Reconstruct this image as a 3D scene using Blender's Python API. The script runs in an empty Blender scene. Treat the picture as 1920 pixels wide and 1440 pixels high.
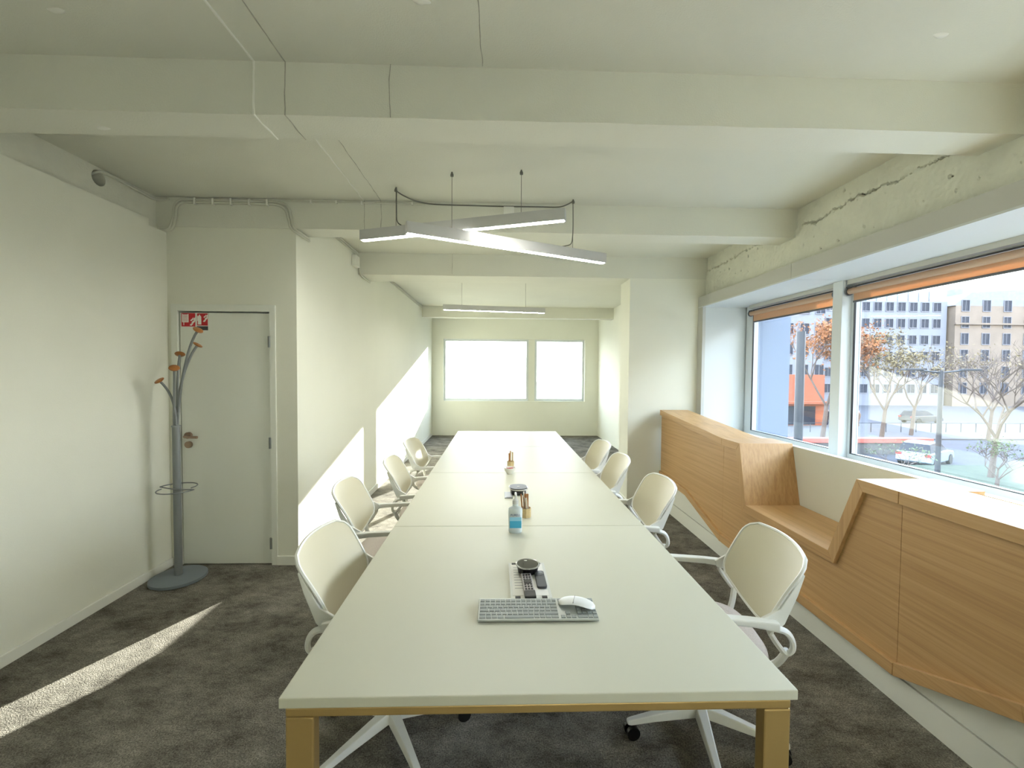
import bpy, bmesh, math, random
from mathutils import Vector, Matrix, noise
random.seed(7)
S = bpy.context.scene
COL = S.collection
R = math.radians

# ------------------------------------------------------------------ camera
F, CZ = 800.0, 1.60
yaw, pitch, roll = math.atan(25 / F), -math.atan(25 / F), R(0.42)
fw = Vector((math.sin(yaw) * math.cos(pitch), math.cos(yaw) * math.cos(pitch), math.sin(pitch)))
r0 = Vector((math.cos(yaw), -math.sin(yaw), 0)); u0 = r0.cross(fw)
rv = math.cos(roll) * r0 + math.sin(roll) * u0
uv = -math.sin(roll) * r0 + math.cos(roll) * u0
cd = bpy.data.cameras.new('camera'); cam = bpy.data.objects.new('camera', cd); COL.objects.link(cam)
cd.sensor_width = 36; cd.lens = F / 1920 * 36; cd.clip_start = 0.02; cd.clip_end = 600
cam.matrix_world = Matrix(((rv.x, uv.x, -fw.x, 0), (rv.y, uv.y, -fw.y, 0), (rv.z, uv.z, -fw.z, CZ), (0, 0, 0, 1)))
S.camera = cam

# ------------------------------------------------------------------ world, sun, exposure
w = bpy.data.worlds.new('sky'); S.world = w; w.use_nodes = True
nt = w.node_tree; nt.nodes.clear()
tcw = nt.nodes.new('ShaderNodeTexCoord'); sxy = nt.nodes.new('ShaderNodeSeparateXYZ'); sky = nt.nodes.new('ShaderNodeValToRGB')
nt.links.new(tcw.outputs['Generated'], sxy.inputs[0]); nt.links.new(sxy.outputs['Z'], sky.inputs[0])     # pale winter sky: hazy horizon to soft blue
ce = sky.color_ramp.elements; ce[0].position = 0.0; ce[0].color = (1.01, 0.985, 0.99, 1); ce[1].position = 1.0; ce[1].color = (0.36, 0.50, 0.80, 1)
cm = ce.new(0.35); cm.color = (0.66, 0.75, 0.93, 1)
bg = nt.nodes.new('ShaderNodeBackground'); bg.inputs['Strength'].default_value = 1.95
wo = nt.nodes.new('ShaderNodeOutputWorld')
nt.links.new(sky.outputs[0], bg.inputs[0]); nt.links.new(bg.outputs[0], wo.inputs[0])
sd = bpy.data.lights.new('sun', 'SUN'); sun = bpy.data.objects.new('sun', sd); COL.objects.link(sun)
sd.energy = 6.5; sd.angle = R(0.53); sd.color = (1.0, 0.95, 0.89)
SUN = Vector((0.429, 0.903, 0.2366)).normalized()
sun.rotation_euler = SUN.to_track_quat('Z', 'Y').to_euler(); sun.location = (8, 16, 6)
vs = S.view_settings
vs.view_transform = 'Standard'; vs.look = 'None'; vs.gamma = 1; vs.use_curve_mapping = False
vs.exposure = 2.87

# ------------------------------------------------------------------ materials
def lin(c):
    return tuple(((v / 255) / 12.92 if v / 255 <= 0.04045 else ((v / 255 + 0.055) / 1.055) ** 2.4) for v in c)
MATS = {}
def mat(name, rgb, rough=0.6, metal=0.0, var=0.0, vscale=6.0, bump=0.0, bscale=120.0, stretch=(1, 1, 1), rgb2=None, spec=0.5, emit=0.0, trans=0.0, coat=0.0):
    m = bpy.data.materials.new(name); m.use_nodes = True; n = m.node_tree; b = n.nodes['Principled BSDF']
    c = lin(rgb); b.inputs['Base Color'].default_value = (*c, 1); b.inputs['Roughness'].default_value = rough
    b.inputs['Metallic'].default_value = metal; b.inputs['Specular IOR Level'].default_value = spec
    b.inputs['Coat Weight'].default_value = coat
    if trans: b.inputs['Transmission Weight'].default_value = trans
    if emit:
        b.inputs['Emission Color'].default_value = (*c, 1); b.inputs['Emission Strength'].default_value = emit
    if var or bump or rgb2:
        tc = n.nodes.new('ShaderNodeTexCoord'); mp = n.nodes.new('ShaderNodeMapping'); mp.inputs['Scale'].default_value = stretch
        n.links.new(tc.outputs['Object'], mp.inputs[0])
    if var or rgb2:
        nz = n.nodes.new('ShaderNodeTexNoise'); nz.inputs['Scale'].default_value = vscale; nz.inputs['Detail'].default_value = 6
        n.links.new(mp.outputs[0], nz.inputs['Vector'])
        rp = n.nodes.new('ShaderNodeValToRGB'); rp.color_ramp.elements[0].position = 0.32; rp.color_ramp.elements[1].position = 0.68
        c2 = lin(rgb2) if rgb2 else tuple(v * (1 - var) for v in c)
        rp.color_ramp.elements[0].color = (*c2, 1); rp.color_ramp.elements[1].color = (*c, 1)
        n.links.new(nz.outputs[0], rp.inputs[0]); n.links.new(rp.outputs[0], b.inputs['Base Color'])
    if bump:
        n2 = n.nodes.new('ShaderNodeTexNoise'); n2.inputs['Scale'].default_value = bscale; n2.inputs['Detail'].default_value = 4
        n.links.new(mp.outputs[0], n2.inputs['Vector'])
        bp = n.nodes.new('ShaderNodeBump'); bp.inputs['Strength'].default_value = bump; bp.inputs['Distance'].default_value = 0.004
        n.links.new(n2.outputs[0], bp.inputs['Height']); n.links.new(bp.outputs[0], b.inputs['Normal'])
    MATS[name] = m
    return m

M_wall = mat('wall_paint', (230, 230, 215), 0.75, var=0.03, vscale=1.5, bump=0.25, bscale=260)
M_ceil = mat('ceiling_paint', (222, 222, 208), 0.8, var=0.05, vscale=1.2, bump=0.35, bscale=140)
M_conc = mat('painted_concrete', (226, 226, 210), 0.85, var=0.10, vscale=5, bump=0.9, bscale=45)
M_crack = mat('crack_concrete', (150, 146, 130), 0.9, var=0.4, vscale=30, bump=1.0, bscale=60)  # darker tone for the crack and pit faces of the edge beam
M_trim = mat('white_trim', (232, 232, 222), 0.5)
M_door = mat('door_lacquer', (226, 228, 218), 0.45, bump=0.05, bscale=60)
M_metalwhite = mat('white_aluminium', (208, 213, 212), 0.38)
M_fascia = mat('grey_white_aluminium', (192, 192, 184), 0.42)
M_white = mat('white_plastic', (238, 238, 230), 0.35)
M_lamin = mat('white_laminate', (204, 202, 182), 0.42, spec=0.35)
M_gold = mat('gold_anodised', (186, 156, 98), 0.36, metal=0.4)
M_goldd = mat('dark_gap', (60, 40, 30), 0.6)
M_shell = mat('cream_mesh_shell', (206, 199, 172), 0.45, bump=0.15, bscale=500)
M_chairw = mat('chair_white', (232, 232, 224), 0.3)
M_seat = mat('seat_fabric', (214, 203, 192), 0.95, var=0.12, vscale=150, bump=0.5, bscale=600)
M_black = mat('black_plastic', (16, 15, 15), 0.35)
M_dark = mat('dark_grey_plastic', (62, 64, 66), 0.45)
M_grey = mat('grey_metal', (150, 152, 152), 0.35, metal=0.6)
M_stand = mat('stand_grey', (128, 132, 132), 0.45, metal=0.25)
M_base = mat('stand_base', (118, 126, 132), 0.6, bump=0.1, bscale=200)
M_knob = mat('knob_wood', (176, 116, 62), 0.4, var=0.25, vscale=40, stretch=(1, 1, 6))
M_brass = mat('satin_bronze', (150, 128, 108), 0.35, metal=0.6)
M_hinge = mat('hinge_grey', (128, 132, 130), 0.4, metal=0.5)
M_red = mat('sign_red', (188, 22, 34), 0.45)
M_signw = mat('sign_white', (240, 236, 228), 0.5)
M_cable = mat('cable_white', (205, 205, 190), 0.6)
M_cabled = mat('cable_grey', (110, 110, 100), 0.6)
M_bar = mat('lamp_body', (196, 196, 194), 0.45)
M_diff = mat('lamp_diffuser', (250, 249, 242), 0.5, emit=10.5)
M_kb = mat('keyboard_case', (184, 188, 182), 0.4, metal=0.3)
M_key = mat('key_grey', (150, 155, 150), 0.5)
M_paper = mat('paper', (232, 230, 222), 0.7)
M_acr = mat('clear_sheet', (228, 228, 220), 0.15, coat=0.5)
M_mouse = mat('mouse_white', (232, 234, 232), 0.35)
M_silver = mat('remote_silver', (168, 164, 166), 0.4, metal=0.4)
M_gloss = mat('gloss_black', (10, 9, 10), 0.12, coat=0.5)
M_chrome = mat('silver_ring', (200, 200, 200), 0.25, metal=0.9)
M_gel = mat('sanitiser_gel', (222, 232, 234), 0.15, trans=0.2)
M_gelblue = mat('label_blue', (70, 176, 216), 0.35)
M_navy = mat('label_navy', (28, 44, 110), 0.4)
M_cap = mat('clear_cap', (226, 228, 226), 0.25, trans=0.3)
M_cup = mat('pale_wood_cup', (214, 190, 140), 0.6, var=0.2, vscale=60, stretch=(1, 1, 5))
M_stickw = mat('stick_white', (236, 228, 214), 0.6)
M_stickb = mat('stick_brown', (176, 122, 66), 0.6)
M_bowl = mat('bowl_white', (236, 234, 226), 0.3)
M_redw = mat('sweet_red', (190, 24, 44), 0.35)
M_tubegrey = mat('blind_hardware', (92, 94, 98), 0.4, metal=0.4)
M_hole = mat('hole_dark', (60, 58, 52), 0.9)
# outside
M_facw = mat('facade_pale', (112, 114, 120), 0.85, var=0.12, vscale=0.3)
M_facb = mat('facade_beige', (118, 105, 92), 0.9, var=0.18, vscale=0.5)
M_slate = mat('slate_roof', (112, 116, 124), 0.7, var=0.2, vscale=2)
M_glassd = mat('far_window_glass', (44, 47, 56), 0.55, spec=0.12)
M_wframe = mat('far_window_frame', (104, 104, 108), 0.8)
M_asph = mat('asphalt', (70, 70, 74), 0.9, var=0.2, vscale=0.8)
M_pave = mat('pavement', (84, 82, 80), 0.9, var=0.15, vscale=1.2)
M_grass = mat('lawn', (66, 76, 56), 0.95, var=0.35, vscale=3)
M_fin = mat('facade_fin', (112, 122, 136), 0.6)
M_orange = mat('orange_panel', (150, 80, 50), 0.7, var=0.2, vscale=1)
M_redwall = mat('red_ledge', (164, 84, 70), 0.7)
M_pole = mat('pole_paint', (40, 45, 52), 0.5)
M_bark = mat('bark', (92, 80, 72), 0.9, var=0.3, vscale=8)
M_leafo = mat('leaf_orange', (150, 96, 54), 0.8, var=0.4, vscale=1.5)
M_leafy = mat('leaf_straw', (124, 110, 78), 0.8, var=0.4, vscale=1.5)
M_leafg = mat('leaf_green', (96, 112, 76), 0.8, var=0.4, vscale=1.5)
M_carw = mat('car_pale_blue', (130, 146, 164), 0.25, coat=0.6)
M_card = mat('car_dark', (44, 48, 54), 0.25, coat=0.6)
M_tyre = mat('tyre', (24, 24, 24), 0.8)
M_tail = mat('tail_lamp', (150, 30, 30), 0.3)
M_coat1 = mat('coat_dark', (48, 50, 58), 0.9)
M_coat2 = mat('coat_brown', (110, 88, 70), 0.9)
M_skin = mat('skin', (196, 152, 126), 0.6)

def wood(name, stretch):
    m = bpy.data.materials.new(name); m.use_nodes = True; n = m.node_tree; b = n.nodes['Principled BSDF']
    tc = n.nodes.new('ShaderNodeTexCoord'); mp = n.nodes.new('ShaderNodeMapping'); mp.inputs['Scale'].default_value = stretch
    n.links.new(tc.outputs['Object'], mp.inputs[0])
    nz = n.nodes.new('ShaderNodeTexNoise'); nz.inputs['Scale'].default_value = 1.0; nz.inputs['Detail'].default_value = 8; nz.inputs['Roughness'].default_value = 0.65
    nz.inputs['Distortion'].default_value = 0.0
    n.links.new(mp.outputs[0], nz.inputs['Vector'])
    rp = n.nodes.new('ShaderNodeValToRGB'); e = rp.color_ramp.elements
    e[0].position = 0.30; e[0].color = (*lin((182, 142, 94)), 1); e[1].position = 0.72; e[1].color = (*lin((212, 174, 124)), 1)
    x = e.new(0.5); x.color = (*lin((200, 160, 108)), 1)
    n.links.new(nz.outputs[0], rp.inputs[0]); n.links.new(rp.outputs[0], b.inputs['Base Color'])
    b.inputs['Roughness'].default_value = 0.42
    bp = n.nodes.new('ShaderNodeBump'); bp.inputs['Strength'].default_value = 0.08; bp.inputs['Distance'].default_value = 0.002
    n.links.new(nz.outputs[0], bp.inputs['Height']); n.links.new(bp.outputs[0], b.inputs['Normal'])
    return m
M_woodh = wood('oak_lengthways', (26, 0.9, 52))
M_woodv = wood('oak_upright', (60, 60, 0.9))

def carpet():
    m = bpy.data.materials.new('grey_mottled_carpet'); m.use_nodes = True; n = m.node_tree; b = n.nodes['Principled BSDF']
    tc = n.nodes.new('ShaderNodeTexCoord')
    mp = n.nodes.new('ShaderNodeMapping'); mp.inputs['Scale'].default_value = (1.0, 1.5, 1); mp.inputs['Rotation'].default_value = (0, 0, R(24))
    n.links.new(tc.outputs['Object'], mp.inputs[0])
    a = n.nodes.new('ShaderNodeTexNoise'); a.inputs['Scale'].default_value = 3.4; a.inputs['Detail'].default_value = 9; a.inputs['Roughness'].default_value = 0.82
    f = n.nodes.new('ShaderNodeTexNoise'); f.inputs['Scale'].default_value = 160; f.inputs['Detail'].default_value = 2
    n.links.new(mp.outputs[0], a.inputs['Vector']); n.links.new(tc.outputs['Object'], f.inputs['Vector'])
    ra = n.nodes.new('ShaderNodeValToRGB'); e = ra.color_ramp.elements
    e[0].position = 0.34; e[0].color = (*lin((72, 68, 60)), 1); e[1].position = 0.66; e[1].color = (*lin((152, 147, 135)), 1)
    n.links.new(a.outputs[0], ra.inputs[0])
    rf = n.nodes.new('ShaderNodeValToRGB'); e = rf.color_ramp.elements
    e[0].position = 0.3; e[0].color = (0.45, 0.45, 0.45, 1); e[1].position = 0.7; e[1].color = (1.35, 1.35, 1.35, 1)
    n.links.new(f.outputs[0], rf.inputs[0])
    mx = n.nodes.new('ShaderNodeMix'); mx.data_type = 'RGBA'; mx.blend_type = 'MULTIPLY'; mx.inputs[0].default_value = 1
    n.links.new(ra.outputs[0], mx.inputs[6]); n.links.new(rf.outputs[0], mx.inputs[7]); n.links.new(mx.outputs[2], b.inputs['Base Color'])
    b.inputs['Roughness'].default_value = 1.0; b.inputs['Specular IOR Level'].default_value = 0.1
    bp = n.nodes.new('ShaderNodeBump'); bp.inputs['Strength'].default_value = 0.8; bp.inputs['Distance'].default_value = 0.004
    n.links.new(f.outputs[0], bp.inputs['Height']); n.links.new(bp.outputs[0], b.inputs['Normal'])
    return m
M_carpet = carpet()

def glass_mat(name, tint, refl=1.0):
    m = bpy.data.materials.new(name); m.use_nodes = True; n = m.node_tree; n.nodes.clear()
    t = n.nodes.new('ShaderNodeBsdfTransparent'); t.inputs[0].default_value = (*tint, 1)
    g = n.nodes.new('ShaderNodeBsdfGlossy'); g.inputs['Roughness'].default_value = 0.0; g.inputs[0].default_value = (refl, refl, refl, 1)
    lw = n.nodes.new('ShaderNodeLayerWeight'); lw.inputs[0].default_value = 0.5
    pw = n.nodes.new('ShaderNodeMath'); pw.operation = 'POWER'; pw.inputs[1].default_value = 5
    fr = n.nodes.new('ShaderNodeMath'); fr.operation = 'MULTIPLY_ADD'; fr.inputs[1].default_value = 0.9; fr.inputs[2].default_value = 0.045
    n.links.new(lw.outputs['Facing'], pw.inputs[0]); n.links.new(pw.outputs[0], fr.inputs[0])
    mx = n.nodes.new('ShaderNodeMixShader'); o = n.nodes.new('ShaderNodeOutputMaterial')
    n.links.new(fr.outputs[0], mx.inputs[0]); n.links.new(t.outputs[0], mx.inputs[1]); n.links.new(g.outputs[0], mx.inputs[2]); n.links.new(mx.outputs[0], o.inputs[0])
    return m
M_glass = glass_mat('window_glass', (0.93, 0.96, 0.95))

def blind_mat():
    m = bpy.data.materials.new('blind_fabric'); m.use_nodes = True; n = m.node_tree; n.nodes.clear()
    d = n.nodes.new('ShaderNodeBsdfDiffuse'); d.inputs[0].default_value = (*lin((206, 190, 168)), 1)
    t = n.nodes.new('ShaderNodeBsdfTranslucent'); t.inputs[0].default_value = (*lin((206, 160, 118)), 1)
    nz = n.nodes.new('ShaderNodeTexNoise'); nz.inputs['Scale'].default_value = 90
    tc = n.nodes.new('ShaderNodeTexCoord'); n.links.new(tc.outputs['Object'], nz.inputs['Vector'])
    mr = n.nodes.new('ShaderNodeMapRange'); mr.inputs[3].default_value = 0.30; mr.inputs[4].default_value = 0.60
    n.links.new(nz.outputs[0], mr.inputs[0])
    mx = n.nodes.new('ShaderNodeMixShader'); o = n.nodes.new('ShaderNodeOutputMaterial')
    n.links.new(mr.outputs[0], mx.inputs[0]); n.links.new(d.outputs[0], mx.inputs[1]); n.links.new(t.outputs[0], mx.inputs[2]); n.links.new(mx.outputs[0], o.inputs[0])
    return m
M_blind = blind_mat()

# ------------------------------------------------------------------ mesh helpers
class MB:
    def __init__(s, mtx=None): s.v = []; s.f = []; s.m = mtx
    def add(s, vs, fs):
        k = len(s.v); s.v += [(s.m @ Vector(p)) if s.m else Vector(p) for p in vs]; s.f += [tuple(i + k for i in f) for f in fs]; return s
    def box(s, x0, x1, y0, y1, z0, z1):
        return s.add([(x0, y0, z0), (x1, y0, z0), (x1, y1, z0), (x0, y1, z0), (x0, y0, z1), (x1, y0, z1), (x1, y1, z1), (x0, y1, z1)],
                     [(0, 3, 2, 1), (4, 5, 6, 7), (0, 1, 5, 4), (1, 2, 6, 5), (2, 3, 7, 6), (3, 0, 4, 7)])
    def prism(s, poly, ax, a, b):
        def P(p, t): return {'x': (t, p[0], p[1]), 'y': (p[0], t, p[1]), 'z': (p[0], p[1], t)}[ax]
        n = len(poly)
        s.add([P(p, a) for p in poly] + [P(p, b) for p in poly],
              [tuple(range(n)), tuple(range(2 * n - 1, n - 1, -1))] + [(i, i + n, (i + 1) % n + n, (i + 1) % n) for i in range(n)])
        return s
    def tube(s, path, r, n=8, closed=False, flat=1.0):
        P = [Vector(p) for p in path]; N = len(P); rr = r if isinstance(r, (list, tuple)) else [r] * N
        vs, fs = [], []; ref = None
        for i, p in enumerate(P):
            t = (P[(i + 1) % N] - P[i - 1]) if closed else (P[min(i + 1, N - 1)] - P[max(i - 1, 0)])
            t.normalize()
            if ref is None: ref = Vector((0, 0, 1)) if abs(t.z) < 0.9 else Vector((1, 0, 0))
            a = t.cross(ref); a.normalize(); b = a.cross(t); b.normalize(); ref = b
            for k in range(n):
                q = 2 * math.pi * k / n; vs.append(p + a * math.cos(q) * rr[i] + b * math.sin(q) * rr[i] * flat)
        for i in range(N if closed else N - 1):
            for k in range(n):
                j = (i + 1) % N; fs.append((i * n + k, i * n + (k + 1) % n, j * n + (k + 1) % n, j * n + k))
        if not closed: fs += [tuple(range(n - 1, -1, -1)), tuple(range((N - 1) * n, N * n))]
        return s.add(vs, fs)
    def lathe(s, prof, n=24, c=(0, 0, 0), sx=1, sy=1):
        vs, fs = [], []; m = len(prof)
        for k in range(n):
            q = 2 * math.pi * k / n
            for (r, z) in prof: vs.append((c[0] + r * math.cos(q) * sx, c[1] + r * math.sin(q) * sy, c[2] + z))
        for k in range(n):
            for i in range(m - 1):
                a, b = k * m, ((k + 1) % n) * m; fs.append((a + i, b + i, b + i + 1, a + i + 1))
        if prof[0][0] > 0: fs.append(tuple(k * m for k in range(n - 1, -1, -1)))
        if prof[-1][0] > 0: fs.append(tuple(k * m + m - 1 for k in range(n)))
        return s.add(vs, fs)
    def mesh(s, name, bevel=0, seg=2, smooth=False):
        bm = bmesh.new(); V = [bm.verts.new(p) for p in s.v]
        for f in s.f:
            try: bm.faces.new([V[i] for i in f])
            except ValueError: pass
        bmesh.ops.remove_doubles(bm, verts=bm.verts, dist=1e-6)
        bmesh.ops.recalc_face_normals(bm, faces=bm.faces)
        if bevel:
            ed = [e for e in bm.edges if len(e.link_faces) == 2 and e.calc_face_angle(0) > R(25)]
            bmesh.ops.bevel(bm, geom=ed, offset=bevel, segments=seg, affect='EDGES', profile=0.6, clamp_overlap=True)
        me = bpy.data.meshes.new(name); bm.to_mesh(me); bm.free()
        if smooth:
            for p in me.polygons: p.use_smooth = True
            me.set_sharp_from_angle(angle=R(40))
        return me
    def build(s, name, m, parent=None, bevel=0, smooth=False, seg=2, **kw):
        return link(name, s.mesh(name, bevel, seg, smooth), m, parent, **kw)
def link(name, me, m, parent=None, label=None, cat=None, group=None, kind=None, loc=None, rz=None):
    if m is not None and not me.materials: me.materials.append(m)
    o = bpy.data.objects.new(name, me); COL.objects.link(o); o.parent = parent
    tag(o, label, cat, group, kind)
    if loc: o.location = loc
    if rz is not None: o.rotation_euler = (0, 0, rz)
    return o
def tag(o, label=None, cat=None, group=None, kind=None):
    for k, v in (('label', label), ('category', cat), ('group', group), ('kind', kind)):
        if v: o[k] = v
    return o
def thing(name, label, cat, loc=(0, 0, 0), rz=0, group=None, kind=None):
    o = bpy.data.objects.new(name, None); COL.objects.link(o); o.location = loc; o.rotation_euler = (0, 0, rz); o.empty_display_size = 0.1
    return tag(o, label, cat, group, kind)
def struct(name, mb, m, label=None, **kw):
    o = mb.build(name, m, **kw); return tag(o, label, None, None, 'structure')
def copy_tree(o, parent=None):
    c = o.copy(); COL.objects.link(c); c.parent = parent
    for ch in list(o.children): copy_tree(ch, c)
    return c
def bez(p0, p1, p2, p3, n=10):
    P = [Vector(p) for p in (p0, p1, p2, p3)]
    return [((1 - t) ** 3) * P[0] + 3 * t * (1 - t) ** 2 * P[1] + 3 * t * t * (1 - t) * P[2] + t ** 3 * P[3] for t in [i / n for i in range(n + 1)]]
def smooth_path(pts, n=6):
    P = [Vector(p) for p in pts]; out = []
    for i in range(len(P) - 1):
        a, b, c, d = P[max(i - 1, 0)], P[i], P[i + 1], P[min(i + 2, len(P) - 1)]
        for k in range(n):
            t = k / n; out.append(0.5 * ((2 * b) + (c - a) * t + (2 * a - 5 * b + 4 * c - d) * t * t + (-a + 3 * b - 3 * c + d) * t ** 3))
    return out + [P[-1]]
def rrect(w, h, r, n=5, cx=0, cy=0):
    out = []
    for (sx, sy, a0) in ((1, 1, 0), (-1, 1, 90), (-1, -1, 180), (1, -1, 270)):
        for k in range(n + 1):
            a = R(a0 + 90 * k / n); out.append((cx + sx * (w / 2 - r) + r * math.cos(a), cy + sy * (h / 2 - r) + r * math.sin(a)))
    return out

# ------------------------------------------------------------------ room shell
ZC, ZB = 2.95, 2.72                       # ceiling, beam underside
XL, XC, XW = -2.64, -1.628, 2.33          # left wall, passage wall, parapet below the windows
YD, YP, YF, YN = 3.50, 5.03, 10.47, -3.0  # door wall, pier, far wall, wall behind the camera
XG = 2.93                                 # window glass
struct('floor', MB().box(-2.9, XW + 0.6, YN - 0.1, YF + 0.1, -0.15, 0), M_carpet, 'grey mottled carpet floor')
struct('ceiling', MB().box(-2.9, 3.1, YN - 0.1, YF + 0.1, ZC, ZC + 0.2), M_ceil, 'white painted concrete ceiling')
wl = MB().box(-2.9, XL, YN, 3.33, 0, 2.725).box(-2.9, XL, 3.33, YD + 0.1, 0, 2.675)
struct('wall_left', wl, M_wall, 'plain white plastered side wall')
# concrete above the left wall, with a round pipe hole
up = MB().box(-2.9, -2.71, YN, YD + 0.1, 2.60, ZC).build('trim_1', M_conc)
cut = MB()
cut.tube([(-2.86, 3.01, 2.88), (-2.6, 3.01, 2.88)], 0.052, 20)
co = cut.build('cut', M_conc)
md = up.modifiers.new('b', 'BOOLEAN'); md.object = co; md.operation = 'DIFFERENCE'; md.solver = 'EXACT'
dg = bpy.context.evaluated_depsgraph_get(); nm = bpy.data.meshes.new_from_object(up.evaluated_get(dg))
up.modifiers.clear(); up.data = nm; bpy.data.objects.remove(co, do_unlink=True)
tag(up, 'rough concrete strip with a round pipe hole above the left wall', None, None, 'structure')
# wall with the door: opening x -2.56..-1.84, z 0..2.06
DX0, DX1, DZ = -2.555, -1.845, 2.055
wd = MB().box(XL - 0.1, DX0 - 0.02, YD, YD + 0.12, 0, 2.72).box(DX1 + 0.02, XC, YD, YD + 0.12, 0, 2.72).box(DX0 - 0.02, DX1 + 0.02, YD, YD + 0.12, DZ + 0.02, 2.72)
struct('wall_doorway', wd, M_wall, 'short white wall around the door')
struct('wall_passage', MB().box(XC - 0.12, XC, YD + 0.12, YF, 0, ZC), M_wall, 'long white wall beyond the door, catching sunlight')
struct('wall_near', MB().box(-2.9, 3.1, YN - 0.1, YN, 0, ZC), M_wall, 'wall behind the camera')
struct('wall_pier', MB().box(1.545, 2.50, YP, YP + 0.38, 0, ZB), M_wall, 'white pier at the far end of the oak units')
struct('wall_right_far', MB().box(2.45, 2.6, YP + 0.38, YF, 0, ZC), M_wall, 'right wall of the far bay')
# far wall with two windows
fwl = MB()
FW = [(-1.35, 0.73), (0.89, 2.12)]
fwl.box(XC - 0.12, 2.6, YF, YF + 0.25, 0, 0.85).box(XC - 0.12, 2.6, YF, YF + 0.25, 2.37, ZC)
fwl.box(XC - 0.12, FW[0][0], YF, YF + 0.25, 0.85, 2.37).box(FW[0][1], FW[1][0], YF + 0.1, YF + 0.25, 0.85, 2.37).box(FW[1][1], 2.6, YF, YF + 0.25, 0.85, 2.37)
struct('wall_far', fwl, M_wall, 'far end wall with bright windows')
for i, (a, b) in enumerate(FW):
    wn = thing('window_%d' % (4 + i), 'far end window', None, (0, 0, 0), kind='structure'); 
    y0, y1 = YF + 0.08, YF + 0.13
    MB().box(a, b, y0, y1, 0.85, 0.91).box(a, b, y0, y1, 2.32, 2.37).box(a, a + 0.05, y0, y1, 0.91, 2.32).box(b - 0.05, b, y0, y1, 0.91, 2.32).build('window_frame', M_metalwhite, wn)
    MB().box(a + 0.05, b - 0.05, y0 + 0.02, y0 + 0.028, 0.91, 2.32).build('pane', M_glass, wn)
# ceiling beams
def beam(n, y0, y1, zb, x0, x1, label):
    nx = 60; vs = []; fs = []
    mb = MB()
    for i in range(nx + 1):
        x = x0 + (x1 - x0) * i / nx
        j = [0.004 * noise.noise((x * 3, y0, k * 3.1)) for k in range(4)]
        for (y, z, q) in ((y0 + j[0], ZC + 0.02, 0), (y0 + j[1], zb + j[2], 0), (y1 + j[3], zb + j[2], 0), (y1, ZC + 0.02, 0)): vs.append((x, y, z))
    for i in range(nx):
        for k in range(4): a = i * 4; b = a + 4; fs.append((a + k, a + (k + 1) % 4, b + (k + 1) % 4, b + k))
    fs += [(0, 1, 2, 3), (nx * 4 + 3, nx * 4 + 2, nx * 4 + 1, nx * 4)]
    mb.add(vs, fs)
    return struct('trim_%d' % n, mb, M_ceil, label)
b1 = beam(2, 1.95, 2.15, ZB, -2.75, 2.47, 'nearest white concrete ceiling beam')
b2 = beam(3, YD - 0.005, YD + 0.21, ZB, -2.72, 2.52, 'second white concrete ceiling beam, above the door wall')
b3 = beam(4, YP - 0.005, YP + 0.39, ZB - 0.02, XC, 2.52, 'third white concrete ceiling beam, above the opening')
beam(5, 9.1, 9.3, ZB, XC, 2.45, 'far white concrete ceiling beam'); beam(6, 0.2, 0.4, ZB, -2.75, 2.47, 'white concrete ceiling beam over the camera')
# plaster seams running down the ceiling and over the beams
def seam(x, parent, path, r, m):
    pts = []
    for a, b in zip(path[:-1], path[1:]):
        L = (Vector(b) - Vector(a)).length; k = max(2, int(L / 0.03))
        for i in range(k): pts.append(Vector(a).lerp(Vector(b), i / k))
    pts.append(Vector(path[-1]))
    pts = [p + Vector((0.006 * noise.noise((p.y * 14, p.z * 14, x * 7)), 0, 0.0)) for p in pts]
    rad = [r * (0.6 + 0.8 * abs(noise.noise((p.y * 30, p.z * 30, x)))) for p in pts]
    return MB().tube(pts, rad, 6).build('plaster_seam', m, parent, smooth=True)
ceil_o = bpy.data.objects['ceiling']
M_seamd = mat('seam_grey', (186, 184, 170), 0.9, var=0.3, vscale=30)  # greyer tone of the thin plaster joints
for (x, m, r) in ((-1.085, M_trim, 0.007), (-0.95, M_seamd, 0.0035)):
    seam(x, b1, [(x, 1.0, ZC), (x, 1.95, ZC), (x, 1.948, ZB), (x, 2.15, ZB)], r, m)
    seam(x, ceil_o, [(x, 2.16, ZC), (x, 3.48, ZC)], r * 0.8, m)
seam(-0.95, b2, [(-0.95, YD - 0.006, ZC), (-0.95, YD - 0.006, ZB)], 0.0025, M_seamd)
seam(-1.085, b2, [(-1.085, YD - 0.006, ZC), (-1.085, YD - 0.006, ZB)], 0.0025, M_seamd)
seam(-0.49, b1, [(-0.49, 1.946, ZC), (-0.49, 1.946, ZB)], 0.0025, M_seamd)
seam(-0.09, ceil_o, [(-0.09, 1.3, ZC), (-0.08, 1.94, ZC)], 0.0025, M_seamd)
seam(-0.55, b3, [(-0.55, YP - 0.006, ZC), (-0.55, YP - 0.006, ZB)], 0.0025, M_seamd)
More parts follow.
